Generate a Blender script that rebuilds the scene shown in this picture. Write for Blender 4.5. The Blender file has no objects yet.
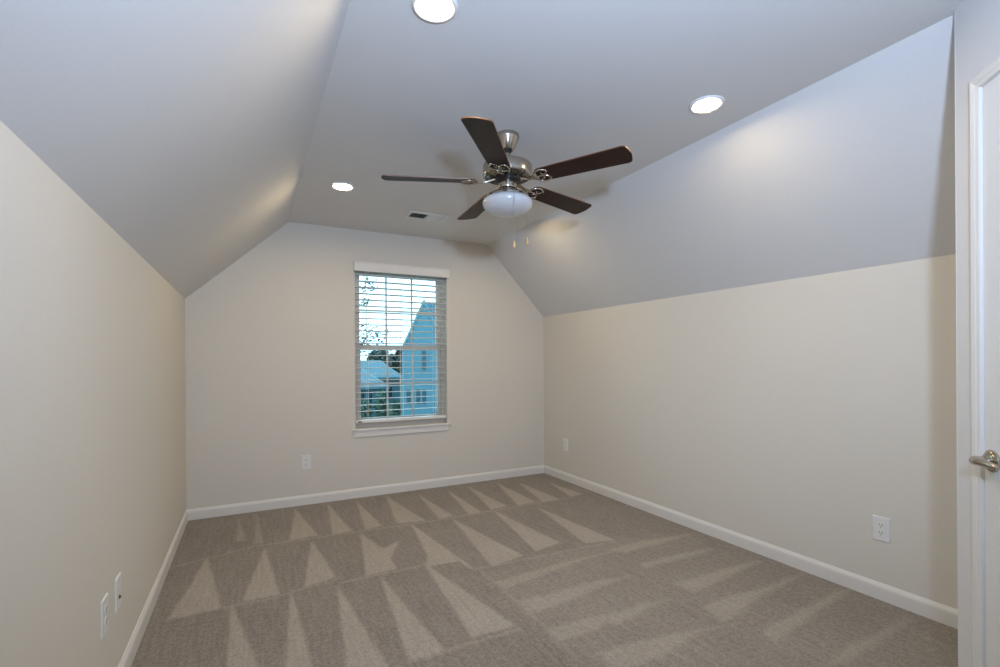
import bpy, bmesh, math, random
from mathutils import Vector, Matrix

random.seed(4)
SC = bpy.context.scene
COL = SC.collection

# ------------------------------------------------------------------ camera
cam_data = bpy.data.cameras.new('camera')
cam_data.sensor_width = 36.0
cam_data.lens = 36.0 * 479.6 / 1000.0
cam_data.shift_y = 0.0271
cam_data.clip_start = 0.02
cam_data.clip_end = 500
cam = bpy.data.objects.new('camera', cam_data)
COL.objects.link(cam)
cam.matrix_world = (Matrix.Translation((0, 0, 1.24))
                    @ Matrix.Rotation(-math.radians(27.5), 4, 'Z')
                    @ Matrix.Rotation(math.radians(90), 4, 'X')
                    @ Matrix.Rotation(-0.0055, 4, 'Z'))
SC.camera = cam

# ------------------------------------------------------------------ view / world / light
SC.view_settings.view_transform = 'Standard'
SC.view_settings.look = 'None'
SC.view_settings.exposure = 0.0
SC.view_settings.gamma = 1.0
SC.view_settings.use_curve_mapping = False

SKY_STRENGTH = 4.2
world = bpy.data.worlds.new('dusk_sky')
SC.world = world
world.use_nodes = True
wn = world.node_tree
wn.nodes['Background'].inputs['Color'].default_value = (0.45, 0.78, 1.0, 1)
wn.nodes['Background'].inputs['Strength'].default_value = SKY_STRENGTH

CAN_EMIT = 190.0
CAN_COLOR = (1.0, 0.775, 0.45, 1)

# the photographer's flash, held up beside the camera
FLASH_POS = (0.30, -0.15, 1.71)
fl = bpy.data.lights.new('camera_flash', 'SPOT')
fl.spot_size = math.radians(160)
fl.spot_blend = 1.0
fl.energy = 203.0
fl.color = (0.55, 0.71, 1.0)
fl.shadow_soft_size = 0.06
flo = bpy.data.objects.new('camera_flash', fl)
flo.location = FLASH_POS
flo.rotation_euler = Vector((0.42, 1.0, 0.42)).to_track_quat('-Z', 'Y').to_euler()
COL.objects.link(flo)


# ------------------------------------------------------------------ materials
def mat(name, color, rough=0.6, metal=0.0, spec=0.5, coat=0.0):
    m = bpy.data.materials.new(name)
    m.use_nodes = True
    b = m.node_tree.nodes['Principled BSDF']
    b.inputs['Base Color'].default_value = (*color, 1)
    b.inputs['Roughness'].default_value = rough
    b.inputs['Metallic'].default_value = metal
    b.inputs['Specular IOR Level'].default_value = spec
    b.inputs['Coat Weight'].default_value = coat
    return m


def nodes(m):
    return m.node_tree.nodes, m.node_tree.links, m.node_tree.nodes['Principled BSDF']


def add_noise(m, scale, c0, c1, stretch=(1, 1, 1), detail=3.0, bump=0.0, bdist=0.002, lo=0.3, hi=0.7):
    """object-space noise between two colours, with optional bump"""
    n, l, b = nodes(m)
    tc = n.new('ShaderNodeTexCoord')
    mp = n.new('ShaderNodeMapping')
    mp.inputs['Scale'].default_value = stretch
    nz = n.new('ShaderNodeTexNoise')
    nz.inputs['Scale'].default_value = scale
    nz.inputs['Detail'].default_value = detail
    l.new(tc.outputs['Object'], mp.inputs['Vector'])
    l.new(mp.outputs['Vector'], nz.inputs['Vector'])
    r = n.new('ShaderNodeValToRGB')
    r.color_ramp.elements[0].position = lo
    r.color_ramp.elements[1].position = hi
    r.color_ramp.elements[0].color = (*c0, 1)
    r.color_ramp.elements[1].color = (*c1, 1)
    l.new(nz.outputs['Fac'], r.inputs['Fac'])
    l.new(r.outputs['Color'], b.inputs['Base Color'])
    if bump:
        bp = n.new('ShaderNodeBump')
        bp.inputs['Strength'].default_value = bump
        bp.inputs['Distance'].default_value = bdist
        l.new(nz.outputs['Fac'], bp.inputs['Height'])
        l.new(bp.outputs['Normal'], b.inputs['Normal'])
    return m


def paint(name, color, var=0.012, rough=0.75):
    m = mat(name, color, rough, spec=0.25)
    c0 = tuple(c * (1 - var) for c in color)
    c1 = tuple(c * (1 + var) for c in color)
    return add_noise(m, 120.0, c0, c1, detail=2.0, bump=0.04, bdist=0.0006)


M = {}
M['wall'] = paint('greige_wall_paint', (0.715, 0.678, 0.608))
M['ceiling'] = paint('flat_white_ceiling_paint', (0.715, 0.71, 0.705), rough=0.9)
M['trim'] = mat('semi_gloss_white_trim', (0.78, 0.76, 0.72), 0.38)
M['door'] = mat('satin_white_door', (0.78, 0.775, 0.76), 0.40)
M['plate'] = mat('white_outlet_plastic', (0.80, 0.80, 0.78), 0.35)
M['slot'] = mat('dark_slot', (0.03, 0.028, 0.026), 0.6)
M['brass'] = mat('worn_brass_jack', (0.10, 0.075, 0.045), 0.35, 1.0)
M['blind'] = mat('white_faux_wood', (0.80, 0.785, 0.76), 0.42)
M['cord'] = mat('white_cord', (0.80, 0.79, 0.76), 0.8)
M['vinyl'] = mat('almond_vinyl', (0.62, 0.56, 0.49), 0.45)
M['chain'] = mat('steel_chain', (0.42, 0.40, 0.36), 0.35, 1.0)
M['fob'] = add_noise(mat('pale_wood_fob', (0.62, 0.42, 0.2), 0.4), 60, (0.55, 0.35, 0.16), (0.72, 0.50, 0.26), (1, 1, 0.2))
M['vent'] = mat('white_register_enamel', (0.74, 0.74, 0.72), 0.4)
M['duct'] = mat('dark_duct', (0.035, 0.04, 0.048), 0.6)
M['black'] = mat('black_rotor', (0.012, 0.012, 0.013), 0.45)
M['shade'] = mat('frosted_opal_glass', (0.60, 0.605, 0.62), 0.2, spec=0.5, coat=0.3)

# brushed nickel : fine stretched noise in the roughness
nk = mat('brushed_nickel', (0.50, 0.455, 0.385), 0.2, 1.0)
n, l, b = nodes(nk)
tc = n.new('ShaderNodeTexCoord'); mp = n.new('ShaderNodeMapping'); nz = n.new('ShaderNodeTexNoise'); mr = n.new('ShaderNodeMapRange')
mp.inputs['Scale'].default_value = (4, 4, 300); nz.inputs['Scale'].default_value = 6
mr.inputs['To Min'].default_value = 0.13; mr.inputs['To Max'].default_value = 0.24
l.new(tc.outputs['Object'], mp.inputs['Vector']); l.new(mp.outputs['Vector'], nz.inputs['Vector'])
l.new(nz.outputs['Fac'], mr.inputs['Value']); l.new(mr.outputs['Result'], b.inputs['Roughness'])
M['nickel'] = nk

# dark walnut blades, grain along local X
M['blade'] = add_noise(mat('dark_walnut_blade', (0.04, 0.018, 0.012), 0.42, spec=0.2), 14, (0.015, 0.0065, 0.005), (0.042, 0.018, 0.012),
                       (1.2, 22, 22), detail=6, bump=0.05, bdist=0.0005)
M['blade_edge'] = mat('reddish_blade_edge', (0.13, 0.055, 0.03), 0.4)

# lamp lens
ln = bpy.data.materials.new('lit_lamp_lens'); ln.use_nodes = True
n = ln.node_tree.nodes; l = ln.node_tree.links
n.remove(n['Principled BSDF']); em = n.new('ShaderNodeEmission')
em.inputs['Color'].default_value = CAN_COLOR; em.inputs['Strength'].default_value = CAN_EMIT
l.new(em.outputs['Emission'], n['Material Output'].inputs['Surface'])
M['lens'] = ln

# window glass : clear with a fresnel reflection
gl = bpy.data.materials.new('window_glass'); gl.use_nodes = True
n = gl.node_tree.nodes; l = gl.node_tree.links
n.remove(n['Principled BSDF'])
tr = n.new('ShaderNodeBsdfTransparent'); gs = n.new('ShaderNodeBsdfGlossy'); mx = n.new('ShaderNodeMixShader'); fr = n.new('ShaderNodeFresnel')
tr.inputs['Color'].default_value = (0.93, 0.97, 0.97, 1); gs.inputs['Roughness'].default_value = 0.02
fr.inputs['IOR'].default_value = 1.25
l.new(fr.outputs['Fac'], mx.inputs['Fac']); l.new(tr.outputs['BSDF'], mx.inputs[1]); l.new(gs.outputs['BSDF'], mx.inputs[2])
l.new(mx.outputs['Shader'], n['Material Output'].inputs['Surface'])
M['glass'] = gl

# carpet : nap direction attribute (vacuum strokes) + fibre noise
cp = mat('beige_cut_pile_carpet', (0.3, 0.26, 0.22), 0.95, spec=0.1)
n, l, b = nodes(cp)
b.inputs['Sheen Weight'].default_value = 0.15
b.inputs['Sheen Roughness'].default_value = 0.6
at = n.new('ShaderNodeAttribute'); at.attribute_name = 'nap'
tc = n.new('ShaderNodeTexCoord')


def noise(scale, detail, stretch=(1, 1, 1), rough=0.6):
    mp = n.new('ShaderNodeMapping'); mp.inputs['Scale'].default_value = stretch
    z = n.new('ShaderNodeTexNoise'); z.inputs['Scale'].default_value = scale; z.inputs['Detail'].default_value = detail
    z.inputs['Roughness'].default_value = rough
    l.new(tc.outputs['Object'], mp.inputs['Vector']); l.new(mp.outputs['Vector'], z.inputs['Vector'])
    return z.outputs['Fac']


def math_node(op, a, c):
    q = n.new('ShaderNodeMath'); q.operation = op
    for i, v in enumerate((a, c)):
        if isinstance(v, (int, float)):
            q.inputs[i].default_value = v
        else:
            l.new(v, q.inputs[i])
    return q.outputs[0]


fine = noise(110, 3, rough=0.8)
mid = noise(42, 3, rough=0.7)
big = noise(2.2, 2)
streak = noise(9, 3, (7, 0.5, 1))
s = math_node('MULTIPLY', math_node('SUBTRACT', fine, 0.5), 1.9)
s = math_node('ADD', s, math_node('MULTIPLY', math_node('SUBTRACT', mid, 0.5), 1.1))
s = math_node('ADD', s, math_node('MULTIPLY', math_node('SUBTRACT', big, 0.5), 0.30))
s = math_node('ADD', s, math_node('MULTIPLY', math_node('SUBTRACT', streak, 0.5), 0.7))
f = math_node('ADD', math_node('MULTIPLY', at.outputs['Fac'], 0.42), 0.29)
f = math_node('ADD', f, math_node('MULTIPLY', s, 0.75))
rp = n.new('ShaderNodeValToRGB')
rp.color_ramp.elements[0].color = (0.190, 0.160, 0.128, 1)
rp.color_ramp.elements[1].color = (0.535, 0.470, 0.392, 1)
l.new(f, rp.inputs['Fac']); l.new(rp.outputs['Color'], b.inputs['Base Color'])
bp = n.new('ShaderNodeBump'); bp.inputs['Strength'].default_value = 0.8; bp.inputs['Distance'].default_value = 0.008
l.new(fine, bp.inputs['Height']); l.new(bp.outputs['Normal'], b.inputs['Normal'])
M['carpet'] = cp

# outdoors
M['grass'] = add_noise(mat('lawn', (0.043, 0.086, 0.040), 0.9), 3, (0.030, 0.054, 0.033), (0.051, 0.082, 0.047))


def siding(name, color, pitch):
    m = mat(name, color, 0.6)
    n, l, b = nodes(m)
    tc = n.new('ShaderNodeTexCoord'); w = n.new('ShaderNodeTexWave'); w.bands_direction = 'Z'; w.wave_profile = 'SAW'
    w.inputs['Scale'].default_value = 0.314 / pitch
    l.new(tc.outputs['Object'], w.inputs['Vector'])
    mixn = n.new('ShaderNodeMix'); mixn.data_type = 'RGBA'
    mixn.inputs['A'].default_value = (*[c * 0.9 for c in color], 1); mixn.inputs['B'].default_value = (*color, 1)
    l.new(w.outputs['Fac'], mixn.inputs['Factor']); l.new(mixn.outputs['Result'], b.inputs['Base Color'])
    return m


M['siding'] = siding('blue_lap_siding', (0.064, 0.161, 0.196), 0.15)
M['siding_pale'] = mat('pale_blue_fascia', (0.094, 0.193, 0.220), 0.6)
M['siding_far'] = siding('dark_blue_siding', (0.026, 0.086, 0.113), 0.15)
M['shingle'] = add_noise(mat('slate_blue_shingle', (0.051, 0.143, 0.200), 0.85), 4, (0.030, 0.076, 0.096), (0.055, 0.120, 0.142))
M['shingle_dark'] = add_noise(mat('dark_blue_shingle', (0.026, 0.093, 0.147), 0.85), 4, (0.017, 0.068, 0.103), (0.032, 0.100, 0.140))
M['house_trim'] = mat('pale_blue_house_trim', (0.085, 0.179, 0.207), 0.5)
M['dark_glass'] = mat('dark_house_window', (0.010, 0.036, 0.050), 0.25)
M['leaf'] = add_noise(mat('dark_green_leaf', (0.026, 0.064, 0.053), 0.6), 5, (0.013, 0.026, 0.023), (0.034, 0.061, 0.043))
M['bush_leaf'] = add_noise(mat('green_bush_leaf', (0.043, 0.086, 0.053), 0.7), 3, (0.030, 0.071, 0.050), (0.060, 0.114, 0.067))
M['bark'] = add_noise(mat('grey_bark', (0.068, 0.057, 0.047), 0.9), 12, (0.043, 0.039, 0.033), (0.103, 0.086, 0.067), (1, 1, 0.2))


# ------------------------------------------------------------------ mesh helpers
def obj(name, bm, m, parent=None, smooth=False, angle=None):
    bmesh.ops.recalc_face_normals(bm, faces=bm.faces[:])
    me = bpy.data.meshes.new(name)
    bm.to_mesh(me); bm.free()
    ms = m if isinstance(m, (list, tuple)) else [m]
    for x in ms:
        me.materials.append(x)
    if smooth:
        for p in me.polygons:
            p.use_smooth = True
        me.set_sharp_from_angle(angle=math.radians(angle or 35))
    o = bpy.data.objects.new(name, me)
    COL.objects.link(o)
    if parent is not None:
        o.parent = parent
    return o


def tag(o, label=None, cat=None, group=None, kind=None):
    if label: o['label'] = label
    if cat: o['category'] = cat
    if group: o['group'] = group
    if kind: o['kind'] = kind
    return o


def struct(o, label, cat):
    return tag(o, label, cat, kind='structure')


def empty(name, loc=(0, 0, 0), mw=None):
    o = bpy.data.objects.new(name, None)
    o.empty_display_size = 0.1
    COL.objects.link(o)
    if mw is not None:
        o.matrix_world = mw
    else:
        o.location = loc
    return o


def box(bm, x0, x1, y0, y1, z0, z1, bev=0.0, seg=2):
    r = bmesh.ops.create_cube(bm, size=1.0)
    vs = r['verts']
    for v in vs:
        v.co = Vector(((x0 + x1) / 2 + v.co.x * (x1 - x0), (y0 + y1) / 2 + v.co.y * (y1 - y0), (z0 + z1) / 2 + v.co.z * (z1 - z0)))
    if bev:
        es = list({e for v in vs for e in v.link_edges})
        bmesh.ops.bevel(bm, geom=es, offset=bev, segments=seg, affect='EDGES', profile=0.5)
    return bm


def B(*a, **k):
    return box(bmesh.new(), *a, **k)


def prism(bm, pts, vec):
    """extrude a planar polygon (3-D points) by vec"""
    vec = Vector(vec)
    a = [bm.verts.new(p) for p in pts]
    c = [bm.verts.new(Vector(p) + vec) for p in pts]
    bm.faces.new(a); bm.faces.new(c[::-1])
    k = len(pts)
    for i in range(k):
        bm.faces.new((a[i], c[i], c[(i + 1) % k], a[(i + 1) % k]))
    return bm


def lathe(bm, prof, seg=48, mw=None, cap=True):
    """profile [(r, z)] turned about Z"""
    mw = mw or Matrix()
    rings = []
    for r, z in prof:
        if r < 1e-6:
            rings.append([bm.verts.new(mw @ Vector((0, 0, z)))])
        else:
            rings.append([bm.verts.new(mw @ Vector((r * math.cos(2 * math.pi * i / seg), r * math.sin(2 * math.pi * i / seg), z))) for i in range(seg)])
    for a, c in zip(rings, rings[1:]):
        for i in range(seg):
            j = (i + 1) % seg
            if len(a) == 1 and len(c) > 1:
                bm.faces.new((a[0], c[i], c[j]))
            elif len(c) == 1 and len(a) > 1:
                bm.faces.new((a[i], a[j], c[0]))
            elif len(a) > 1 and len(c) > 1:
                bm.faces.new((a[i], a[j], c[j], c[i]))
    if cap:
        for ring in (rings[0], rings[-1]):
            if len(ring) > 1:
                bm.faces.new(ring)
    return bm


def tube(bm, pts, rad, seg=8, closed=False):
    pts = [Vector(p) for p in pts]
    k = len(pts)
    rads = rad if isinstance(rad, (list, tuple)) else [rad] * k
    rings = []
    nrm = None
    for i, p in enumerate(pts):
        if closed:
            t = pts[(i + 1) % k] - pts[i - 1]
        else:
            t = pts[min(i + 1, k - 1)] - pts[max(i - 1, 0)]
        t.normalize()
        if nrm is None:
            nrm = t.orthogonal().normalized()
        nrm = (nrm - t * nrm.dot(t)).normalized()
        bn = t.cross(nrm)
        rings.append([bm.verts.new(p + (nrm * math.cos(2 * math.pi * j / seg) + bn * math.sin(2 * math.pi * j / seg)) * rads[i]) for j in range(seg)])
    pairs = list(zip(rings, rings[1:])) + ([(rings[-1], rings[0])] if closed else [])
    for a, c in pairs:
        for j in range(seg):
            q = (j + 1) % seg
            bm.faces.new((a[j], a[q], c[q], c[j]))
    if not closed:
        bm.faces.new(rings[0][::-1]); bm.faces.new(rings[-1])
    return bm


def transform(bm, mw):
    bmesh.ops.transform(bm, matrix=mw, verts=bm.verts[:])
    return bm


# ------------------------------------------------------------------ room dimensions (metres)
XL, XR, YB, YF = -0.452, 2.875, 4.475, -1.60
ZK, ZC = 1.718, 2.44
ZKL = 1.738                     # left knee wall is a touch taller
SL, SR = 0.300, 2.185           # where the slopes meet the flat ceiling
EX, EY = 2.165, 0.742           # free corner of the diagonal wall
WX0, WX1, WZ0, WZ1 = 0.845, 1.735, 0.622, 2.120
T = 0.12

# ------------------------------------------------------------------ floor with vacuum strokes
# light wedges left by the vacuum, floor coordinates in metres
NAP = [
 [(-0.09, 4.3), (-0.09, 3.79), (-0.03, 3.77)],
 [(0.04, 4.32), (0.02, 3.67), (0.07, 3.67)],
 [(0.33, 4.37), (0.24, 3.64), (0.42, 3.64)],
 [(0.59, 4.41), (0.52, 3.61), (0.65, 3.62)],
 [(0.83, 4.35), (0.75, 3.6), (0.87, 3.62)],
 [(1.1, 4.39), (0.99, 3.62), (1.2, 3.58)],
 [(1.38, 4.28), (1.31, 3.56), (1.43, 3.59)],
 [(1.67, 4.31), (1.56, 3.54), (1.67, 3.57)],
 [(1.9, 4.35), (1.78, 3.58), (1.93, 3.61)],
 [(2.21, 4.33), (2.03, 3.58), (2.21, 3.59)],
 [(2.41, 4.22), (2.27, 3.55), (2.44, 3.56)],
 [(2.68, 4.07), (2.58, 3.58), (2.72, 3.59)],
 [(-0.25, 3.56), (-0.3, 3.15), (-0.36, 2.79), (-0.14, 2.8)],
 [(0.08, 3.54), (-0.04, 2.82), (0.13, 2.82)],
 [(0.37, 3.53), (0.26, 2.84), (0.43, 2.89)],
 [(0.7, 3.53), (0.59, 2.82), (0.77, 2.83), (0.77, 2.99), (0.9, 3.26), (0.77, 3.17)],
 [(1.08, 3.56), (1.0, 2.93), (0.94, 2.77), (1.16, 2.76)],
 [(1.14, 2.82), (1.16, 2.76), (1.18, 2.59), (1.15, 2.67)],
 [(1.4, 3.5), (1.29, 2.59), (1.53, 2.64)],
 [(1.78, 3.54), (1.64, 2.66), (1.86, 2.71)],
 [(2.14, 3.43), (2.01, 2.62), (2.22, 2.57)],
 [(-0.09, 2.8), (-0.09, 2.09), (0.05, 2.02)],
 [(0.19, 2.84), (0.11, 1.99), (0.22, 1.93)],
 [(0.42, 2.77), (0.33, 1.87), (0.5, 1.78)],
 [(0.66, 2.78), (0.58, 1.94), (0.73, 1.93)],
 [(0.94, 2.83), (0.88, 1.97), (1.09, 1.96)],
 [(1.19, 2.4), (1.23, 2.3), (1.88, 2.41), (2.31, 2.42), (1.76, 2.44), (1.45, 2.42)],
 [(1.22, 2.16), (1.2, 2.02), (1.38, 2.02), (1.68, 2.07), (1.95, 2.1), (1.72, 2.15), (1.37, 2.14)],
 [(1.2, 1.87), (1.19, 1.75), (1.42, 1.75), (1.59, 1.83), (1.39, 1.86)],
 [(1.3, 1.62), (1.28, 1.48), (1.39, 1.46), (1.55, 1.47), (1.77, 1.51), (1.97, 1.5), (1.73, 1.56), (1.52, 1.6)],
 [(1.47, 1.81), (1.52, 1.74), (1.76, 1.78), (1.93, 1.8), (1.75, 1.84)],
 [(2.07, 1.91), (2.09, 1.79), (2.34, 1.82), (2.77, 1.88), (2.53, 1.91), (2.28, 1.91)],
 [(2.0, 1.67), (1.97, 1.53), (2.03, 1.52), (2.31, 1.59), (2.79, 1.65), (2.46, 1.65), (2.22, 1.68)],
 [(2.06, 1.4), (2.03, 1.31), (2.34, 1.35), (2.83, 1.43), (2.47, 1.42), (2.23, 1.41)],
 [(2.09, 1.12), (2.15, 1.09), (2.44, 1.1), (2.79, 1.13), (2.46, 1.13), (2.31, 1.15)],
 [(2.08, 2.2), (2.07, 2.13), (2.5, 2.13), (2.67, 2.15), (2.43, 2.19)],
 [(2.05, 2.46), (2.13, 2.36), (2.54, 2.38), (2.77, 2.4), (2.36, 2.47)],
]



def nap_value(x, y):
    best = 0.0
    for qi, ((bx0, bx1, by0, by1), poly) in enumerate(NAPB):
        if x < bx0 or x > bx1 or y < by0 or y > by1:
            continue
        inside = False
        dmin = 9.0
        k = len(poly)
        for i in range(k):
            x0, y0 = poly[i]; x1, y1 = poly[(i + 1) % k]
            if (y0 > y) != (y1 > y) and x < (x1 - x0) * (y - y0) / (y1 - y0) + x0:
                inside = not inside
            ex, ey = x1 - x0, y1 - y0
            t = max(0.0, min(1.0, ((x - x0) * ex + (y - y0) * ey) / (ex * ex + ey * ey + 1e-9)))
            d = math.hypot(x - x0 - t * ex, y - y0 - t * ey)
            dmin = min(dmin, d)
        sd = dmin if inside else -dmin
        # the cross-wise strokes on the right are softer and fainter, so are the first two by the back corner
        soft, amp = (0.045, 0.80) if qi >= 26 else (0.018, 0.65) if qi < 2 else (0.016, 1.0)
        best = max(best, amp * max(0.0, min(1.0, 0.5 + (sd + 0.003) / soft)))
    return best


PAD = 0.05
NAPB = [((min(p[0] for p in q) - PAD, max(p[0] for p in q) + PAD, min(p[1] for p in q) - PAD, max(p[1] for p in q) + PAD), q) for q in NAP]


def build_floor():
    G = 0.0105
    xs = [XL - 0.1 + i * G for i in range(int((XR - XL + 0.2) / G) + 2)]
    ys = [YF - 0.1 + j * 0.15 for j in range(int((0.8 - YF) / 0.15) + 1)]
    y = ys[-1] + G
    while y < YB + 0.1:
        ys.append(y); y += G
    nx, ny = len(xs), len(ys)
    verts = [(x, y, 0.0) for y in ys for x in xs]
    faces = [(j * nx + i, j * nx + i + 1, (j + 1) * nx + i + 1, (j + 1) * nx + i) for j in range(ny - 1) for i in range(nx - 1)]
    base = len(verts)
    x0, x1, y0, y1 = xs[0], xs[-1], ys[0], ys[-1]
    verts += [(x0, y0, -0.1), (x1, y0, -0.1), (x1, y1, -0.1), (x0, y1, -0.1)]
    faces.append((base + 3, base + 2, base + 1, base))
    me = bpy.data.meshes.new('floor')
    me.from_pydata(verts, [], faces)
    a = me.attributes.new('nap', 'FLOAT', 'POINT')
    rnd = random.Random(2)
    # seams where one row of strokes overlaps the next
    seams = [((-0.40, 3.50), (0.02, 3.63)), ((0.02, 3.63), (0.6, 3.585)), ((0.6, 3.585), (1.3, 3.54)), ((1.3, 3.54), (2.6, 3.56)),
             ((-0.35, 2.80), (0.1, 2.79)), ((0.1, 2.79), (0.45, 2.87)), ((0.45, 2.80), (0.9, 2.80)), ((0.58, 1.93), (1.10, 1.93)),
             ((1.20, 2.60), (1.22, 1.70)), ((1.20, 2.60), (2.2, 2.55))]
    vals = []
    for (x, y, z) in verts:
        v = nap_value(x, y)
        for (ax, ay), (bx, by) in seams:
            ex, ey = bx - ax, by - ay
            t = max(0.0, min(1.0, ((x - ax) * ex + (y - ay) * ey) / (ex * ex + ey * ey)))
            d = math.hypot(x - ax - t * ex, y - ay - t * ey)
            if d < 0.022:
                v = max(v, 0.55 * (1 - d / 0.022))
        # right-hand strokes lie a little lighter overall
        if x > 1.15 and y < 2.6:
            v = max(v, 0.22 * min(1.0, (x - 1.15) / 0.1) * min(1.0, (2.6 - y) / 0.1) * min(1.0, max(0.0, (2.75 - x) / 0.6)))
        vals.append(v)
    a.data.foreach_set('value', vals)
    me.materials.append(M['carpet'])
    me.update()
    o = bpy.data.objects.new('floor', me)
    COL.objects.link(o)
    return o


struct(build_floor(), 'beige cut pile carpet floor with wedge shaped vacuum marks', 'floor')

# ------------------------------------------------------------------ walls and ceiling
bm = prism(bmesh.new(), [(XL, YF - T, -0.1), (XL, YB + T, -0.1), (XL, YB + T, ZKL), (XL, YF - T, ZKL)], (-T, 0, 0))
struct(obj('wall_left', bm, M['wall']), 'greige knee wall along the left side of the room', 'wall')
bm = prism(bmesh.new(), [(XR, YF - T, -0.1), (XR, YB + T, -0.1), (XR, YB + T, ZK), (XR, YF - T, ZK)], (T, 0, 0))
struct(obj('wall_right', bm, M['wall']), 'greige knee wall along the right side of the room', 'wall')
# sloped ceilings
u = Vector((SL - XL, 0, ZC - ZKL)).normalized(); nl = Vector((-u.z, 0, u.x))
bm = prism(bmesh.new(), [(XL, YF - T, ZKL), (XL, YB + T, ZKL), (SL, YB + T, ZC), (SL, YF - T, ZC)], nl * T)
struct(obj('ceiling_left', bm, M['ceiling']), 'white sloped ceiling rising from the left knee wall', 'ceiling')
u = Vector((SR - XR, 0, ZC - ZK)).normalized(); nr = Vector((u.z, 0, -u.x))
bm = prism(bmesh.new(), [(XR, YF - T, ZK), (XR, YB + T, ZK), (SR, YB + T, ZC), (SR, YF - T, ZC)], nr * T)
struct(obj('ceiling_right', bm, M['ceiling']), 'white sloped ceiling rising from the right knee wall', 'ceiling')

# flat ceiling : slab with round cut-outs is not needed, the lamps are surface trims
bm = prism(bmesh.new(), [(SL, YF - T, ZC), (SL, YB + T, ZC), (SR, YB + T, ZC), (SR, YF - T, ZC)], (0, 0, T))
struct(obj('ceiling', bm, M['ceiling']), 'flat white ceiling strip between the two slopes', 'ceiling')


def wall_section(y0, y1, hole=None):
    """gable-shaped wall between y0 and y1 with an optional window hole"""
    bm = bmesh.new()
    out = [(XL, -0.1), (XR, -0.1), (XR, ZK), (SR, ZC), (SL, ZC), (XL, ZKL)]
    if hole is None:
        return prism(bm, [(x, y0, z) for x, z in out], (0, y1 - y0, 0))
    hx0, hx1, hz0, hz1 = hole
    pieces = [
        [(XL, -0.1), (hx0, -0.1), (hx0, ZC), (SL, ZC), (XL, ZKL)],
        [(hx1, -0.1), (XR, -0.1), (XR, ZK), (SR, ZC), (hx1, ZC)],
        [(hx0, -0.1), (hx1, -0.1), (hx1, hz0), (hx0, hz0)],
        [(hx0, hz1), (hx1, hz1), (hx1, ZC), (hx0, ZC)],
    ]
    for p in pieces:
        prism(bm, [(x, y0, z) for x, z in p], (0, y1 - y0, 0))
    bmesh.ops.remove_doubles(bm, verts=bm.verts[:], dist=1e-5)
    # drop the internal faces where pieces touch
    dup = {}
    for f in bm.faces:
        key = tuple(sorted(v.index for v in f.verts))
        dup.setdefault(key, []).append(f)
    bm.verts.index_update()
    return bm


struct(obj('wall_back', wall_section(YB, YB + 0.16, (WX0, WX1, WZ0, WZ1)), M['wall']), 'greige gable end wall with the window', 'wall')
struct(obj('wall_front', wall_section(YF - T, YF), M['wall']), 'greige gable end wall behind the viewer', 'wall')

# diagonal door wall, its free corner, and the return behind it
D = Vector((-math.sqrt(0.5), -math.sqrt(0.5), 0))      # along the wall, towards the viewer
N = Vector((-math.sqrt(0.5), math.sqrt(0.5), 0))       # out of the wall, into the room
DW = Matrix(((D.x, N.x, 0, EX), (D.y, N.y, 0, EY), (0, 0, 1, 0), (0, 0, 0, 1)))   # local x = along, y = out, z = up
C0, C1, CZ = 0.134, 0.905, 2.105                       # door opening
LEN = 1.15
bm = bmesh.new()
box(bm, 0, C0, -0.11, 0, -0.05, ZC)
box(bm, C1, LEN, -0.11, 0, -0.05, ZC)
box(bm, C0, C1, -0.11, 0, CZ, ZC)
# metal corner bead at the free end
tube(bm, [(0.0015, -0.0015, 0), (0.0015, -0.0015, ZC)], 0.0025, 8)
transform(bm, DW)
# return to the right knee wall, and from the near end back to the front wall
prism(bm, [(EX, EY, -0.05), (XR, EY, -0.05), (XR, EY, ZK), (SR, EY, ZC), (EX, EY, ZC)], (0, -0.10, 0))
endp = DW @ Vector((LEN, 0, 0))
box(bm, endp.x, endp.x + 0.1, YF, endp.y + 0.02, -0.05, ZC)
struct(obj('wall_door', bm, M['ceiling']), 'pale diagonal wall holding the white door at right edge', 'wall')

# door slab with handle
bm = bmesh.new()
box(bm, C0 + 0.003, C1 - 0.003, -0.038, -0.003, 0.012, CZ - 0.003, 0.002, 1)
# raised and fielded panels on the room side (all right of the stile)
for (px0, px1, pz0, pz1) in ((0.24, 0.46, 0.22, 0.86), (0.54, 0.76, 0.22, 0.86), (0.24, 0.46, 1.04, 1.58), (0.54, 0.76, 1.04, 1.58), (0.24, 0.46, 1.70, 1.92), (0.54, 0.76, 1.70, 1.92)):
    a, c = px0, px1
    for (q0, q1, r0, r1) in ((a, c, pz0, pz0 + 0.018), (a, c, pz1 - 0.018, pz1), (a, a + 0.018, pz0, pz1), (c - 0.018, c, pz0, pz1)):
        box(bm, q0, q1, -0.005, 0.003, r0, r1, 0.003, 1)
    box(bm, a + 0.04, c - 0.04, -0.005, 0.002, pz0 + 0.04, pz1 - 0.04, 0.004, 1)
door = obj('door_1', bm, M['door'])
door.matrix_world = DW
struct(door, 'closed white panel door with nickel lever at right edge', 'door')
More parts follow.
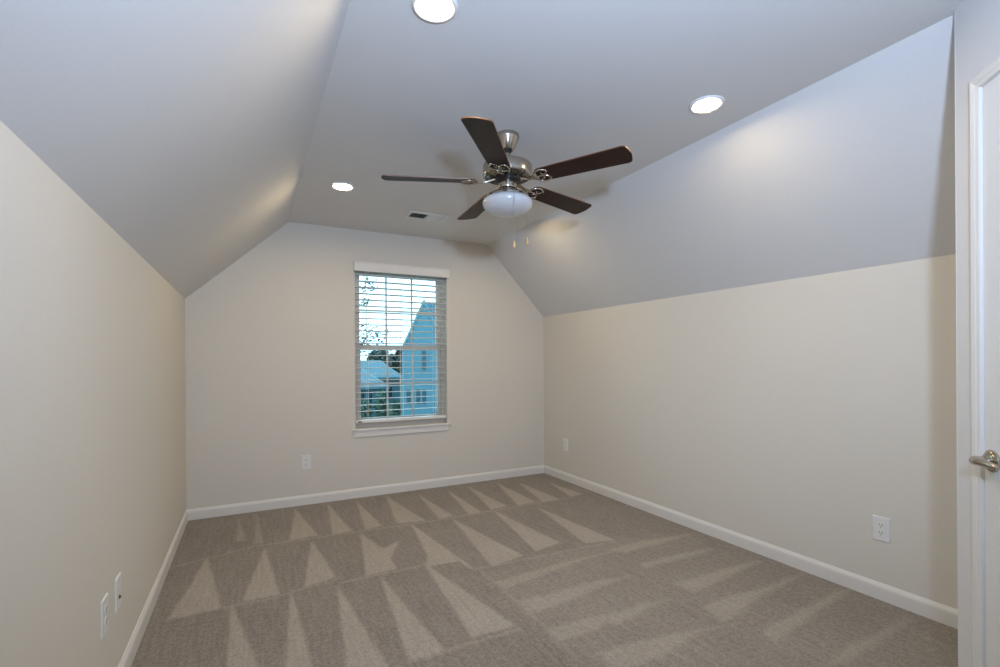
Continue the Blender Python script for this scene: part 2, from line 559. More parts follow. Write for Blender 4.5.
# lever set
bm = bmesh.new()
HX, HZ = 0.178, 0.920
out = Matrix.Translation((HX, -0.003, HZ)) @ Matrix.Rotation(-math.pi / 2, 4, 'X')
lathe(bm, [(0.0, 0.0), (0.034, 0.0), (0.035, 0.003), (0.034, 0.007), (0.028, 0.012), (0.018, 0.015), (0.0, 0.015)], 40, out, cap=False)
rose = obj('handle_rose', bm, M['nickel'], door, True)
bm = bmesh.new()
tube(bm, [(HX, 0.008, HZ), (HX, 0.020, HZ), (HX, 0.034, HZ), (HX + 0.003, 0.043, HZ), (HX + 0.011, 0.048, HZ + 0.001), (HX + 0.030, 0.049, HZ + 0.002),
          (HX + 0.065, 0.047, HZ + 0.002), (HX + 0.095, 0.046, HZ), (HX + 0.108, 0.044, HZ - 0.003)],
     [0.012, 0.0125, 0.0135, 0.0145, 0.0140, 0.0125, 0.0105, 0.009, 0.005], 16)
obj('handle_lever', bm, M['nickel'], door, True, 60)

# jamb + casing (profiled)
bm = bmesh.new()
for (x0, x1, z0, z1) in ((C0 - 0.001, C0 + 0.004, 0, CZ), (C1 - 0.004, C1 + 0.001, 0, CZ), (C0, C1, CZ - 0.004, CZ + 0.001)):
    box(bm, x0, x1, -0.11, 0.0, z0, z1)
box(bm, C0, C0 + 0.03, -0.075, -0.0385, 0, CZ); box(bm, C1 - 0.03, C1, -0.075, -0.0385, 0, CZ); box(bm, C0, C1, -0.075, -0.0385, CZ - 0.03, CZ)
obj_j = obj('trim_1', bm, M['trim'])
obj_j.matrix_world = DW
struct(obj_j, 'white door jamb around the closed door', 'door jamb')
W_C = 0.040
prof = [(0.0, 0.0), (0.0, 0.005), (0.004, 0.007), (0.014, 0.008), (0.018, 0.010), (0.032, 0.012), (0.037, 0.011), (W_C, 0.008), (W_C, 0.0)]   # (out from opening, thickness)
i0, i1, iz = C0 + 0.003, C1 - 0.003, CZ - 0.002
bm = bmesh.new()
rows = []
for (w, t) in prof:
    rows.append([bm.verts.new(p) for p in ((i0 - w, t, 0.0), (i0 - w, t, iz + w), (i1 + w, t, iz + w), (i1 + w, t, 0.0))])
for a, c in zip(rows, rows[1:]):
    for k in range(3):
        bm.faces.new((a[k], a[k + 1], c[k + 1], c[k]))
for k in range(3):
    bm.faces.new((rows[-1][k], rows[-1][k + 1], rows[0][k + 1], rows[0][k]))
bm.faces.new([r[0] for r in rows]); bm.faces.new([r[3] for r in rows][::-1])
cas = obj('trim_2', bm, M['trim'])
cas.matrix_world = DW
struct(cas, 'white moulded door casing on the diagonal wall', 'door casing')

# ------------------------------------------------------------------ baseboards
BB = [(0, 0), (0.014, 0), (0.014, 0.060), (0.012, 0.070), (0.007, 0.078), (0.004, 0.084), (0, 0.085)]


def baseboard(name, p0, p1, nrm, label):
    p0, p1, nrm = Vector(p0), Vector(p1), Vector(nrm)
    pts = [p0 + nrm * a + Vector((0, 0, z)) for a, z in BB]
    o = obj(name, prism(bmesh.new(), pts, p1 - p0), M['trim'])
    struct(o, label, 'baseboard')


baseboard('baseboard_left', (XL, YF, 0), (XL, YB, 0), (1, 0, 0), 'white baseboard along the left knee wall')
baseboard('baseboard_right', (XR, EY, 0), (XR, YB, 0), (-1, 0, 0), 'white baseboard along the right knee wall')
baseboard('baseboard_back', (XL, YB, 0), (XR, YB, 0), (0, -1, 0), 'white baseboard under the window wall')

# ------------------------------------------------------------------ window
win = empty('window_1', ((WX0 + WX1) / 2, YB, WZ0))
struct(win, 'white double hung window with grid panes in the end wall', 'window')
wo = Vector(win.location)


def wpart(name, bm, m, parent=None):
    transform(bm, Matrix.Translation(-wo))
    return obj(name, bm, m, parent or win)


# drywall return lining + vinyl frame
bm = bmesh.new()
FY0, FY1 = YB + 0.085, YB + 0.155
box(bm, WX0, WX0 + 0.030, FY0, FY1, WZ0, WZ1); box(bm, WX1 - 0.030, WX1, FY0, FY1, WZ0, WZ1)
box(bm, WX0 + 0.030, WX1 - 0.030, FY0 + 0.0005, FY1, WZ1 - 0.03, WZ1); box(bm, WX0 + 0.030, WX1 - 0.030, FY0 + 0.0005, FY1, WZ0, WZ0 + 0.045)
box(bm, WX1 - 0.044, WX1 - 0.030, FY0 + 0.033, FY1 - 0.001, WZ0 + 0.045, WZ1 - 0.03)
box(bm, WX0 + 0.030, WX0 + 0.044, FY0 + 0.033, FY1 - 0.001, WZ0 + 0.045, WZ1 - 0.03)
wpart('window_frame', bm, M['vinyl'])
mid = 1.372


def sash(name, y0, y1, z0, z1, st, rb, rt):
    bm = bmesh.new()
    x0, x1 = WX0 + 0.032, WX1 - 0.032
    box(bm, x0, x0 + st, y0, y1, z0, z1, 0.003, 1); box(bm, x1 - st, x1, y0, y1, z0, z1, 0.003, 1)
    box(bm, x0 + st, x1 - st, y0, y1, z0, z0 + rb, 0.003, 1); box(bm, x0 + st, x1 - st, y0, y1, z1 - rt, z1, 0.003, 1)
    o = wpart(name, bm, M['vinyl'])
    ym = (y0 + y1) / 2
    bm = B(x0 + st - 0.003, x1 - st + 0.003, ym - 0.002, ym + 0.002, z0 + rb - 0.003, z1 - rt + 0.003)
    transform(bm, Matrix.Translation(-wo))
    obj('pane', bm, M['glass'], o)
    bm = bmesh.new()
    gx0, gx1, gz0, gz1 = x0 + st, x1 - st, z0 + rb, z1 - rt
    for k in (1, 2):
        cx = gx0 + (gx1 - gx0) * k / 3
        box(bm, cx - 0.009, cx + 0.009, ym - 0.007, ym - 0.0025, gz0, gz1)
    cz = (gz0 + gz1) / 2
    box(bm, gx0, gx1, ym - 0.0071, ym - 0.0026, cz - 0.009, cz + 0.009)
    transform(bm, Matrix.Translation(-wo))
    obj('muntin_grid', bm, M['vinyl'], o)
    return o


sash('upper_sash', YB + 0.125, YB + 0.150, mid - 0.018, WZ1 - 0.028, 0.034, 0.040, 0.04)
sash('lower_sash', YB + 0.092, YB + 0.117, WZ0 + 0.0455, mid + 0.022, 0.036, 0.043, 0.048)
# stool + apron
bm = bmesh.new()
box(bm, WX0 - 0.035, WX1 + 0.030, YB - 0.028, YB, WZ0 - 0.016, WZ0 + 0.002, 0.005, 2)
box(bm, WX0 + 0.001, WX1 - 0.001, YB - 0.004, YB + 0.09, WZ0 - 0.004, WZ0 + 0.0022)
wpart('window_sill', bm, M['trim'])
bm = B(WX0 - 0.022, WX1 + 0.006, YB - 0.014, YB, WZ0 - 0.072, WZ0 - 0.016, bev=0.003)
wpart('window_apron', bm, M['trim'])

# ------------------------------------------------------------------ blind
bl = empty('window_blind', ((WX0 + WX1) / 2, YB + 0.03, WZ0 + 0.05))
tag(bl, 'open white slatted blind with valance hanging in the window', 'window blind')
bo = Vector(bl.location)


def bpart(name, bm, m, parent=None, smooth=False):
    transform(bm, Matrix.Translation(-bo))
    return obj(name, bm, m, parent or bl, smooth)


bm = bmesh.new()
vx0, vx1 = WX0 - 0.012, WX1 + 0.012
prism(bm, [(vx0, YB - 0.050, 2.058), (vx0, YB - 0.038, 2.058), (vx0, YB - 0.038, 2.146), (vx0, YB - 0.050, 2.146), (vx0, YB - 0.054, 2.138), (vx0, YB - 0.050, 2.128), (vx0, YB - 0.050, 2.078), (vx0, YB - 0.054, 2.066)], (vx1 - vx0, 0, 0))
box(bm, vx0, vx0 + 0.012, YB - 0.039, YB - 0.001, 2.059, 2.145); box(bm, vx1 - 0.012, vx1, YB - 0.039, YB - 0.001, 2.059, 2.145)
bpart('valance', bm, M['blind'])
SY0, SY1 = YB + 0.012, YB + 0.074
bx0, bx1 = WX0 + 0.006, WX1 - 0.006
bpart('head_rail', B(bx0, bx1, YB + 0.010, YB + 0.065, 2.068, 2.118), M['blind'])
bm = bmesh.new()
z = 2.040
PITCH = 0.0573
sz = []
while z > 0.735:
    # slightly crowned slat
    pts = []
    for k in range(5):
        y = SY0 + (SY1 - SY0) * k / 4
        pts.append((bx0, y, z + 0.0016 * (1 - ((k - 2) / 2) ** 2) - (k - 2) * 0.0010))
    for k in range(4, -1, -1):
        y = SY0 + (SY1 - SY0) * k / 4
        pts.append((bx0, y, z - 0.0042 + 0.0016 * (1 - ((k - 2) / 2) ** 2) - (k - 2) * 0.0010))
    prism(bm, pts, (bx1 - bx0, 0, 0))
    sz.append(z)
    z -= PITCH
bpart('slats', bm, M['blind'])
BRZ = 0.672
br = bpart('bottom_rail', B(bx0, bx1, SY0 - 0.002, SY1 + 0.002, BRZ, BRZ + 0.026, bev=0.004), M['blind'])
for (x0, x1) in ((bx0 + 0.018, bx0 + 0.052),):
    bm = B(x0, x1, SY0 - 0.0035, SY0 - 0.001, BRZ + 0.007, BRZ + 0.018)
    transform(bm, Matrix.Translation(-bo))
    e = obj('rail_label', bm, M['duct'], br)
for x in (WX0 + 0.120, 1.290, WX1 - 0.120):
    bm = bmesh.new()
    for y in (SY0 - 0.003, SY1 + 0.003):
        tube(bm, [(x, y, BRZ + 0.004), (x, y, 2.07)], 0.0013, 6)
    for z in sz:
        tube(bm, [(x, SY0 - 0.003, z - 0.0066), (x, SY1 + 0.003, z - 0.0066)], 0.0008, 4)
    bpart('ladder_cord', bm, M['cord'])
bm = tube(bmesh.new(), [(WX0 + 0.098, YB - 0.004, 2.08), (WX0 + 0.100, YB - 0.008, 1.75), (WX0 + 0.101, YB - 0.008, 1.385)], [0.004, 0.004, 0.0055], 8)
bpart('tilt_wand', bm, M['cord'])
bm = bmesh.new()
tube(bm, [(1.262, SY0 - 0.010, 2.07), (1.262, SY0 - 0.010, 1.09)], 0.0016, 6)
lathe(bm, [(0.0, 1.095), (0.004, 1.09), (0.007, 1.05), (0.0075, 1.03), (0.0, 1.028)], 12, Matrix.Translation((1.262, SY0 - 0.010, 0)), cap=False)
bpart('lift_cord', bm, M['cord'])

# ------------------------------------------------------------------ outlets


def wall_plate(name, loc, rot, label, cat, w=0.080, h=0.126, kind='duplex'):
    """local: x across, y out of the wall, z up, origin at plate centre"""
    o = empty(name, loc)
    o.rotation_euler = (0, 0, rot)
    tag(o, label, cat)
    bm = bmesh.new()
    r = box(bm, -w / 2, w / 2, 0, 0.0055, -h / 2, h / 2)
    fe = [f for f in bm.faces if f.normal.y > 0.9 or all(v.co.y > 0.005 for v in f.verts)]
    for v in bm.verts:
        if v.co.y > 0.005:
            v.co.x *= 1 - 0.007 / w; v.co.z *= 1 - 0.007 / h
    obj('cover_plate', bm, M['plate'], o)
    if kind == 'duplex':
        for zc in (0.0195, -0.0195):
            bm = bmesh.new()
            pts = []
            for k in range(24):
                a = 2 * math.pi * k / 24
                pts.append((0.0172 * math.cos(a), 0.0053, zc + max(-0.0135, min(0.0135, 0.0172 * math.sin(a)))))
            prism(bm, pts, (0, 0.0022, 0))
            rc = obj('receptacle', bm, M['plate'], o)
            bm = bmesh.new()
            box(bm, -0.0078, -0.0052, 0.007, 0.0078, zc - 0.001, zc + 0.008)
            box(bm, 0.0052, 0.0078, 0.007, 0.0078, zc - 0.0005, zc + 0.0068)
            lathe(bm, [(0.0, 0.0), (0.0027, 0.0), (0.0027, 0.0008), (0.0, 0.0008)], 12, Matrix.Translation((0, 0.007, zc - 0.0078)) @ Matrix.Rotation(-math.pi / 2, 4, 'X'), cap=False)
            obj('slots', bm, M['slot'], rc)
        bm = lathe(bmesh.new(), [(0.0035, 0.0), (0.0035, 0.0012), (0.0, 0.002)], 12, Matrix.Translation((0, 0.0053, 0)) @ Matrix.Rotation(-math.pi / 2, 4, 'X'))
        obj('screw', bm, M['plate'], o)
    else:
        bm = lathe(bmesh.new(), [(0.0075, 0.0), (0.0075, 0.002), (0.0048, 0.002), (0.0048, 0.0055), (0.0, 0.0055)], 16, Matrix.Translation((0, 0.0053, -0.018)) @ Matrix.Rotation(-math.pi / 2, 4, 'X'))
        obj('cable_jack', bm, M['brass'], o)
        for zc in (0.042, -0.042):
            bm = lathe(bmesh.new(), [(0.0035, 0.0), (0.0035, 0.0012), (0.0, 0.002)], 12, Matrix.Translation((0, 0.0053, zc)) @ Matrix.Rotation(-math.pi / 2, 4, 'X'))
            obj('screw', bm, M['plate'], o)
    return o


HP = math.pi / 2
wall_plate('wall_outlet', (0.425, YB, 0.367), math.pi, 'white duplex outlet on the end wall below left of the window', 'outlet')
wall_plate('wall_outlet', (XR, 4.067, 0.368), HP, 'small white duplex outlet on the right wall near the far corner', 'outlet')
wall_plate('wall_outlet', (XR, 1.284, 0.364), HP, 'white duplex outlet on the right wall nearest the door', 'outlet')
wall_plate('wall_outlet', (XL, 2.098, 0.369), -HP, 'white duplex outlet on the left wall, nearer of the two plates', 'outlet')
wall_plate('cable_plate', (XL, 2.288, 0.368), -HP, 'white cable plate with one dark jack on the left wall', 'cable plate', kind='jack')

# ------------------------------------------------------------------ recessed lamps


def can_light(loc, label):
    o = empty('recessed_light', loc)
    tag(o, label, 'ceiling light', 'recessed ceiling lights')
    bm = lathe(bmesh.new(), [(0.0565, -0.0015), (0.060, -0.0050), (0.066, -0.0085), (0.071, -0.0085), (0.076, -0.005), (0.078, 0.0), (0.057, 0.0)], 56, cap=False)
    obj('trim_ring', bm, M['plate'], o, True)
    bm = lathe(bmesh.new(), [(0.0, -0.0038), (0.0575, -0.0032), (0.0575, -0.0015), (0.0, -0.0015)], 56, cap=False)
    obj('lens', bm, M['lens'], o)
    return o


can_light((0.558, 1.535, ZC), 'lit round ceiling light nearest the viewer, cut by the top edge')
can_light((1.908, 1.548, ZC), 'lit round ceiling light beside the right slope above the fan blade')
can_light((0.566, 3.405, ZC), 'lit round ceiling light far left, beside the left slope')
can_light((1.905, 3.408, ZC), 'lit round ceiling light hidden behind the fan globe')

# ------------------------------------------------------------------ ceiling register
vt = empty('ceiling_vent', (1.306, 3.81, ZC))
tag(vt, 'white rectangular air register on the ceiling left of the fan globe', 'air vent')
vw, vd = 0.172, 0.095
bm = bmesh.new()
ix, iy = 0.142, 0.062
for (x0, x1, y0, y1) in ((-vw, -ix, -vd, vd), (ix, vw, -vd, vd), (-ix, ix, -vd, -iy), (-ix, ix, iy, vd)):
    box(bm, x0, x1, y0, y1, -0.007, 0.0)
box(bm, -0.008, 0.008, -iy, iy, -0.008, 0.0)
obj('register_frame', bm, M['vent'], vt)
for sgn in (-1, 1):
    bm = bmesh.new()
    k = 8
    for i in range(k):
        cx = sgn * (0.018 + (ix - 0.024) * (i + 0.5) / k)
        a = 0.0075
        if sgn < 0:
            pts = [(cx - a, -iy, -0.014), (cx + a, -iy, 0.0005), (cx + a + 0.001, -iy, 0.0005), (cx - a + 0.001, -iy, -0.014)]
        else:
            pts = [(cx + a, -iy, -0.010), (cx - a - 0.002, -iy, -0.0005), (cx - a - 0.001, -iy, -0.0005), (cx + a + 0.001, -iy, -0.010)]
        prism(bm, pts, (0, 2 * iy, 0))
    obj('louvers', bm, M['vent'], vt)
bm = B(-ix, ix, -iy, iy, -0.0012, -0.0002)
obj('damper', bm, M['duct'], vt)

# ------------------------------------------------------------------ ceiling fan
FX, FY_ = 1.220, 2.245
fan = empty('ceiling_fan', (FX, FY_, ZC))
tag(fan, 'brushed nickel ceiling fan with five dark wood blades and white globe', 'ceiling fan')


def Z(z):
    return z - ZC


def turned(name, prof, m, parent=None, seg=56, ang=35):
    return obj(name, lathe(bmesh.new(), [(r, Z(z)) for r, z in prof], seg, cap=False), m, parent or fan, True, ang)


turned('canopy', [(0.0, 2.44), (0.063, 2.44), (0.064, 2.436), (0.064, 2.424), (0.061, 2.416), (0.050, 2.390), (0.040, 2.369), (0.034, 2.360), (0.027, 2.359), (0.027, 2.366), (0.0, 2.366)], M['nickel'])
turned('hanger_ball', [(0.0, 2.364), (0.0255, 2.362), (0.026, 2.355), (0.020, 2.347), (0.0, 2.345)], M['black'], seg=32)
turned('downrod', [(0.0, 2.350), (0.0125, 2.350), (0.0125, 2.335), (0.0175, 2.332), (0.0175, 2.296), (0.021, 2.292), (0.0, 2.290)], M['nickel'], seg=32)
mh = turned('motor_housing', [(0.0, 2.294), (0.045, 2.293), (0.095, 2.287), (0.122, 2.281), (0.129, 2.276), (0.131, 2.269), (0.131, 2.228), (0.129, 2.220), (0.122, 2.215), (0.098, 2.209), (0.072, 2.205), (0.0, 2.205)], M['nickel'], seg=72, ang=28)
bm = bmesh.new()
for i in range(40):
    a = 2 * math.pi * i / 40
    mw = Matrix.Rotation(a, 4, 'Z') @ Matrix.Translation((0.102, 0, Z(2.2101))) @ Matrix.Rotation(-math.radians(13), 4, 'Y')
    s2 = B(-0.020, 0.020, -0.0030, 0.0030, -0.0012, 0.002)
    transform(s2, mw)
    tmp = bpy.data.meshes.new('t'); s2.to_mesh(tmp); s2.free(); bm.from_mesh(tmp); bpy.data.meshes.remove(tmp)
obj('vent_slots', bm, M['black'], mh)
turned('flywheel', [(0.0, 2.206), (0.070, 2.206), (0.071, 2.203), (0.071, 2.192), (0.064, 2.188), (0.0, 2.188)], M['black'], seg=40)
turned('switch_housing', [(0.0, 2.190), (0.048, 2.190), (0.0495, 2.186), (0.0495, 2.156), (0.047, 2.151), (0.0, 2.151)], M['nickel'], seg=48)
turned('light_fitter', [(0.0, 2.153), (0.050, 2.153), (0.053, 2.147), (0.066, 2.138), (0.098, 2.122), (0.112, 2.115), (0.116, 2.110), (0.116, 2.102), (0.110, 2.100), (0.0, 2.104)], M['nickel'])
prof = [(0.104, 2.106)]
for i in range(0, 27):
    a = math.radians(33 - 123 * i / 26)
    prof.append((0.134 * math.cos(a) if i < 26 else 0.0, 2.077 + (0.046 if a > 0 else 0.069) * math.sin(a)))
turned('glass_shade', prof, M['shade'], seg=64, ang=70)

# blades + irons
R0, R1 = 0.175, 0.660


def blade_mesh():
    bm = bmesh.new()
    # outline in local x (outward), y
    def hw(x):
        t = (x - R0) / (R1 - R0)
        return 0.056 + 0.013 * t
    pts = []
    k = 16
    top = []
    # root : softly rounded
    for i in range(7):
        a = math.pi / 2 * i / 6
        top.append((R0 + 0.035 - 0.035 * math.cos(a), hw(R0) - 0.022 + 0.022 * math.sin(a)))
    for i in range(1, k):
        x = R0 + 0.035 + (R1 - 0.030 - R0 - 0.035) * i / k
        top.append((x, hw(x)))
    # tip : rounded corners on a shallow arc
    for i in range(9):
        a = math.pi / 2 * i / 8
        top.append((R1 - 0.034 + 0.026 * math.sin(a), hw(R1) - 0.026 + 0.026 * math.cos(a)))
    top.append((R1 - 0.003, 0.022)); top.append((R1, 0.0))
    ol = top + [(x, -y) for x, y in top[-2::-1]]
    th = 0.0055
    lo = [bm.verts.new((x, y, 0)) for x, y in ol]
    hi = [bm.verts.new((x, y, th)) for x, y in ol]
    f0 = bm.faces.new(lo); f1 = bm.faces.new(hi[::-1])
    kk = len(ol)
    for i in range(kk):
        f = bm.faces.new((lo[i], hi[i], hi[(i + 1) % kk], lo[(i + 1) % kk]))
        f.material_index = 1
    return bm


def iron_mesh():
    bm = bmesh.new()
    z = -0.004
    # stem from the flywheel, flat and tapering
    st = [(0.050, 0.022, 0.014), (0.075, 0.015, 0.012), (0.100, 0.010, 0.004), (0.125, 0.009, -0.004), (0.150, 0.014, -0.006), (0.165, 0.020, -0.005)]
    prev = None
    for (x, w, zz) in st:
        ring = [bm.verts.new(p) for p in ((x, -w, zz - 0.003), (x, w, zz - 0.003), (x, w, zz + 0.003), (x, -w, zz + 0.003))]
        if prev:
            for q in range(4):
                bm.faces.new((prev[q], prev[(q + 1) % 4], ring[(q + 1) % 4], ring[q]))
        else:
            bm.faces.new(ring)
        prev = ring
    bm.faces.new(prev[::-1])
    # open scroll : horseshoe with inward curls and a centre spur
    for s in (-1, 1):
        pts = []
        for i in range(15):
            a = math.radians(180 - 150 * i / 14)
            pts.append((0.205 + 0.045 * math.cos(a), s * 0.050 * math.sin(a), z))
        pts += [(0.252, s * 0.018, z), (0.258, s * 0.012, z)] if False else []
        tube(bm, pts, [0.005] * 12 + [0.0045, 0.004, 0.003], 8)
        pts = []
        for i in range(12):
            a = math.radians(-200 + 230 * i / 11)
            r = 0.018 - 0.0006 * i
            pts.append((0.222 + r * math.cos(a), s * (0.022 + r * math.sin(a)), z))
        tube(bm, pts, 0.0034, 6)
    tube(bm, [(0.160, 0, z), (0.19, 0, z), (0.215, 0, z)], [0.007, 0.005, 0.004], 8)
    # screws
    for (x, y) in ((0.215, 0.0), (0.238, 0.036), (0.238, -0.036)):
        lathe(bm, [(0.0, -0.010), (0.005, -0.009), (0.006, -0.004), (0.0, 0.0)], 10, Matrix.Translation((x, y, 0)), cap=False)
    return bm


PITCH_DEG = -11.0
BZ = 2.187
b_first = obj('fan_blade', blade_mesh(), [M['blade'], M['blade_edge']], fan)
i_first = obj('blade_bracket', iron_mesh(), M['nickel'], fan, True, 50)
for i in range(5):
    ang = math.radians(14.3 + 72 * i)
    # the rotor hangs a degree or two out of level
    droop = math.atan(0.0267 * math.sin(ang) + 0.0154 * math.cos(ang))
    mw = Matrix.Translation((0, 0, Z(BZ))) @ Matrix.Rotation(ang, 4, 'Z') @ Matrix.Rotation(droop, 4, 'Y') @ Matrix.Rotation(math.radians(PITCH_DEG), 4, 'X')
    mi = mw
    if i == 0:
        bo_, io_ = b_first, i_first
    else:
        bo_ = b_first.copy(); COL.objects.link(bo_); bo_.parent = fan
        io_ = i_first.copy(); COL.objects.link(io_); io_.parent = fan
    bo_.matrix_local = mw
    io_.matrix_local = mi

# pull chains
for (dx, dy, ztop, zbot) in ((-0.038, -0.138, 2.104, 1.842), (0.116, -0.004, 2.104, 1.906)):
    bm = bmesh.new()
    tube(bm, [(dx * 0.80, dy * 0.80, Z(ztop + 0.012)), (dx * 0.97, dy * 0.97, Z(ztop + 0.004)), (dx, dy, Z(ztop - 0.01)), (dx, dy, Z(zbot))], 0.0009, 6)
    zz = Z(zbot)
    while zz < Z(ztop - 0.01):
        bmesh.ops.create_icosphere(bm, subdivisions=1, radius=0.0014, matrix=Matrix.Translation((dx, dy, zz)))
        zz += 0.0042
    ch = obj('pull_chain', bm, M['chain'], fan, True, 60)
    bm = lathe(bmesh.new(), [(0.0, Z(zbot) + 0.002), (0.0035, Z(zbot)), (0.0045, Z(zbot) - 0.006), (0.0075, Z(zbot) - 0.020), (0.0080, Z(zbot) - 0.028), (0.0055, Z(zbot) - 0.036), (0.0, Z(zbot) - 0.038)], 20, Matrix.Translation((dx, dy, 0)), cap=False)
    obj('chain_fob', bm, M['fob'], ch, True, 60)

# ------------------------------------------------------------------ outdoors
GZ = -3.1
struct(obj('ground', B(-60, 120, YB + 1.5, 160, GZ - 0.2, GZ), M['grass']), 'green lawn outside far below the window', 'ground')


def gable_house(name, L, c, s, width, depth, eave, ridge, wall_m, roof_m, label, wins=()):
    """front gable face starts at L (x, y), runs along (c, s); body goes back along (-s, c)"""
    mw = Matrix(((c, -s, 0, L[0]), (s, c, 0, L[1]), (0, 0, 1, GZ), (0, 0, 0, 1)))
    h = empty(name, mw=mw)
    tag(h, label, 'house')
    e, r = eave - GZ, ridge - GZ
    bm = prism(bmesh.new(), [(0, 0, 0), (width, 0, 0), (width, 0, e), (width / 2, 0, r), (0, 0, e)], (0, depth, 0))
    obj('house_wall', bm, wall_m, h)
    bm = bmesh.new()
    sl = (r - e) / (width / 2)
    t = 0.18
    ov = 0.06
    for sg in (0, 1):
        x0 = -ov if sg == 0 else width + ov
        z0 = e - ov * sl
        prism(bm, [(x0, -0.06, z0 + 0.02), (width / 2, -0.06, r + 0.02), (width / 2, -0.06, r + 0.02 + t), (x0, -0.06, z0 + 0.02 + t)], (0, depth + 0.12, 0))
    obj('house_roof', bm, roof_m, h)
    bm = bmesh.new()
    for sg in (0, 1):
        x0 = -ov if sg == 0 else width + ov
        z0 = e - ov * sl
        prism(bm, [(x0, -0.09, z0 - 0.10), (width / 2, -0.09, r - 0.10), (width / 2, -0.09, r + 0.21), (x0, -0.09, z0 + 0.21)], (0, 0.035, 0))
    for xx in (0.0, width):
        box(bm, xx - 0.08, xx + 0.08, -0.03, 0.05, 0, e)
    obj('fascia', bm, M['siding_pale'], h)
    for (wx, wz, ww, wh) in wins:
        f = obj('house_window', B(wx - ww / 2 - 0.08, wx + ww / 2 + 0.08, -0.04, 0.02, wz - 0.08, wz + wh + 0.08), M['house_trim'], h)
        obj('house_pane', B(wx - ww / 2, wx + ww / 2, -0.06, -0.03, wz, wz + wh), M['dark_glass'], f)
    return h


gable_house('house', (8.80, 30.5), 0.927, -0.375, 2.72, 5.0, 2.15, 5.10, M['siding'], M['shingle_dark'],
            'tall narrow blue gabled house at the right of the window',
            wins=((1.34, 3.75, 0.28, 1.25), (0.34, 1.55, 0.26, 0.95), (0.95, 1.55, 0.26, 0.95), (1.34, 1.55, 0.26, 0.95)))
# second house behind it, ridge parallel to the window wall
hb = empty('house', (14.1, 38.0, GZ))
tag(hb, 'dark blue house roof behind the tall narrow gabled house', 'house')
obj('house_wall', B(0, 16, 0, 7, 0, 5.0), M['siding_far'], hb)
bm = prism(bmesh.new(), [(-0.4, -0.5, 4.9), (-0.4, 3.5, 9.7), (-0.4, 7.5, 4.9), (-0.4, 7.5, 4.7), (-0.4, -0.5, 4.7)], (16.8, 0, 0))
obj('house_roof', bm, M['shingle_dark'], hb)


def low_house(x0, x1, y_eave, z_eave, y_ridge, z_ridge, label, wins):
    """long low house whose roof slopes down towards the window"""
    h = empty('house', (x0, y_eave, GZ))
    tag(h, label, 'house')
    w, d = x1 - x0, y_ridge - y_eave
    e, r = z_eave - GZ, z_ridge - GZ
    obj('house_wall', prism(bmesh.new(), [(0, 0.25, 0), (0, d, 0), (0, d, r - 0.05), (0, 0.25, e)], (w - 0.15, 0, 0)), M['siding'], h)
    obj('house_roof', prism(bmesh.new(), [(-0.2, -0.1, e), (-0.2, d + 0.2, r + 0.04), (-0.2, d + 0.2, r + 0.16), (-0.2, -0.1, e + 0.12)], (w + 0.2, 0, 0)), M['shingle'], h)
    bm = prism(bmesh.new(), [(w, -0.12, e - 0.10), (w, d + 0.2, r - 0.06), (w, d + 0.2, r + 0.18), (w, -0.12, e + 0.15)], (0.07, 0, 0))
    box(bm, -0.2, w, -0.22, -0.1, e - 0.06, e + 0.10)
    obj('fascia', bm, M['house_trim'], h)
    for (wx, wz, ww, wh) in wins:
        f = obj('house_window', B(wx - ww / 2 - 0.07, wx + ww / 2 + 0.07, 0.20, 0.26, wz - 0.07, wz + wh + 0.07), M['house_trim'], h)
        obj('house_pane', B(wx - ww / 2, wx + ww / 2, 0.17, 0.22, wz, wz + wh), M['dark_glass'], f)
    return h


low_house(3.0, 13.4, 46.9, -0.45, 56.0, 1.20, 'far low blue roof beside the tall narrow house', ((9.2, 0.7, 0.5, 1.1), (8.0, 0.7, 0.5, 1.1)))
low_house(2.0, 9.2, 35.8, -0.74, 45.5, 0.28, 'nearer low blue house at the lower left of the window', ((5.3, 1.2, 0.3, 0.8), (5.9, 1.2, 0.22, 0.8), (6.5, 1.2, 0.22, 0.8)))


def leaf_blob(bm, c, rad, count, size, rnd):
    for _ in range(count):
        while True:
            p = Vector((rnd.uniform(-1, 1), rnd.uniform(-1, 1), rnd.uniform(-1, 1)))
            if p.length < 1: break
        p = Vector(c) + Vector((p.x * rad[0], p.y * rad[1], p.z * rad[2]))
        q = Matrix.Rotation(rnd.uniform(0, 6.28), 4, 'Z') @ Matrix.Rotation(rnd.uniform(-1.2, 1.2), 4, 'X') @ Matrix.Rotation(rnd.uniform(-1, 1), 4, 'Y')
        s = size * rnd.uniform(0.6, 1.3)
        vs = [bm.verts.new(p + q @ Vector(v)) for v in ((-s, 0, 0), (-0.3 * s, 0.34 * s, 0.04 * s), (0.5 * s, 0.26 * s, 0.03 * s), (s, 0, 0), (0.5 * s, -0.26 * s, 0.03 * s), (-0.3 * s, -0.34 * s, 0.04 * s))]
        bm.faces.new(vs)


def tree(name, loc, height, crown, label, seed, count=500, size=0.25):
    rnd = random.Random(seed)
    t = empty(name, loc)
    tag(t, label, 'tree')
    bm = tube(bmesh.new(), [(0, 0, 0), (0.05, 0.03, height * 0.4), (0, 0, height * 0.8)], [0.22, 0.17, 0.06], 8)
    obj('trunk', bm, M['bark'], t)
    bm = bmesh.new()
    for k in range(5):
        leaf_blob(bm, (rnd.uniform(-0.4, 0.4) * crown, rnd.uniform(-0.4, 0.4) * crown, height * rnd.uniform(0.5, 0.8)), (crown * 0.7, crown * 0.7, height * 0.28), count // 5, size, rnd)
    obj('foliage', bm, M['leaf'], t)
    return t


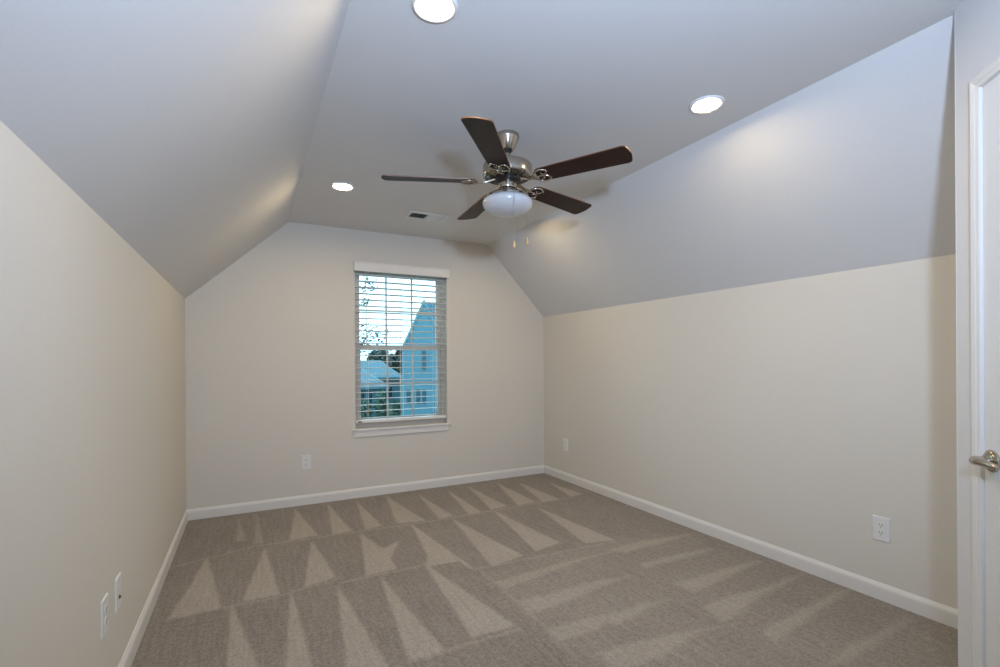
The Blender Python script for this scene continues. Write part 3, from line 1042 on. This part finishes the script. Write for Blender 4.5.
tree('tree', (14.6, 61.5, GZ), 5.5, 1.5, 'dark green tree on the skyline, leftmost of the far row', 1, 1500, 0.42)
tree('tree', (17.6, 66, GZ), 6.0, 1.6, 'dark green tree on the skyline, middle of the far row', 2, 1500, 0.42)
tree('tree', (20.4, 71, GZ), 6.6, 1.6, 'dark green tree on the skyline beside the tall narrow house', 3, 1500, 0.42)

# near tree whose sparse branches reach into the upper left of the window
rnd = random.Random(11)
nt = empty('tree', (1.15, 9.2, GZ))
tag(nt, 'sparse leafy tree branches at the upper left of the window', 'tree')
bm = tube(bmesh.new(), [(0, 0, 0), (0.04, 0, 2.5), (-0.03, 0.05, 4.5), (0.05, 0, 6.2)], [0.12, 0.10, 0.06, 0.02], 10)
obj('trunk', bm, M['bark'], nt)
tips = []
bm = bmesh.new()
for (tx, ty, tz, bz) in ((0.85, -0.1, 5.75, 5.2), (0.80, 0.2, 5.45, 5.0), (0.72, 0.0, 5.0, 4.6), (1.05, 0.1, 4.92, 4.5), (0.95, -0.2, 4.70, 4.3), (0.78, 0.1, 4.62, 4.1), (1.12, 0.0, 4.55, 4.2), (-0.8, 0.1, 5.4, 4.6), (-0.6, -0.3, 4.9, 4.2), (0.1, 0.7, 5.6, 4.8), (0.0, -0.6, 5.2, 4.5)):
    p0, p1 = Vector((0, 0, bz)), Vector((tx, ty, tz))
    pm = (p0 + p1) / 2 + Vector((0, 0, 0.12))
    tube(bm, [p0, pm, p1], [0.018, 0.009, 0.003], 6)
    tips += [p1, (p1 + pm) / 2, p1 + Vector((rnd.uniform(-.12, .12), rnd.uniform(-.12, .12), rnd.uniform(-.15, .15)))]
obj('branches', bm, M['bark'], nt)
bm = bmesh.new()
for p in tips:
    leaf_blob(bm, p, (0.15, 0.15, 0.10), 16, 0.048, rnd)
obj('foliage', bm, M['leaf'], nt)
for (bx, by, rx, rz, cnt, lab) in ((6.55, 31.6, 0.55, 0.95, 600, 'green bush at the lower left of the window, leftmost of three'),
                                   (7.75, 32.0, 0.45, 1.25, 600, 'green bush below the low house, middle of three'),
                                   (8.55, 31.4, 0.26, 0.9, 350, 'green bush hard against the tall narrow house'),
                                   (9.9, 27.4, 0.50, 0.65, 300, 'dark bush on the lawn in front of the tall narrow house')):
    bm = bmesh.new()
    leaf_blob(bm, (bx, by, GZ + rz * 0.98), (rx, rx, rz), cnt, 0.17, random.Random(int(bx * 10)))
    tag(obj('bush', bm, M['leaf'] if bx > 9 else M['bush_leaf']), lab, 'bush')
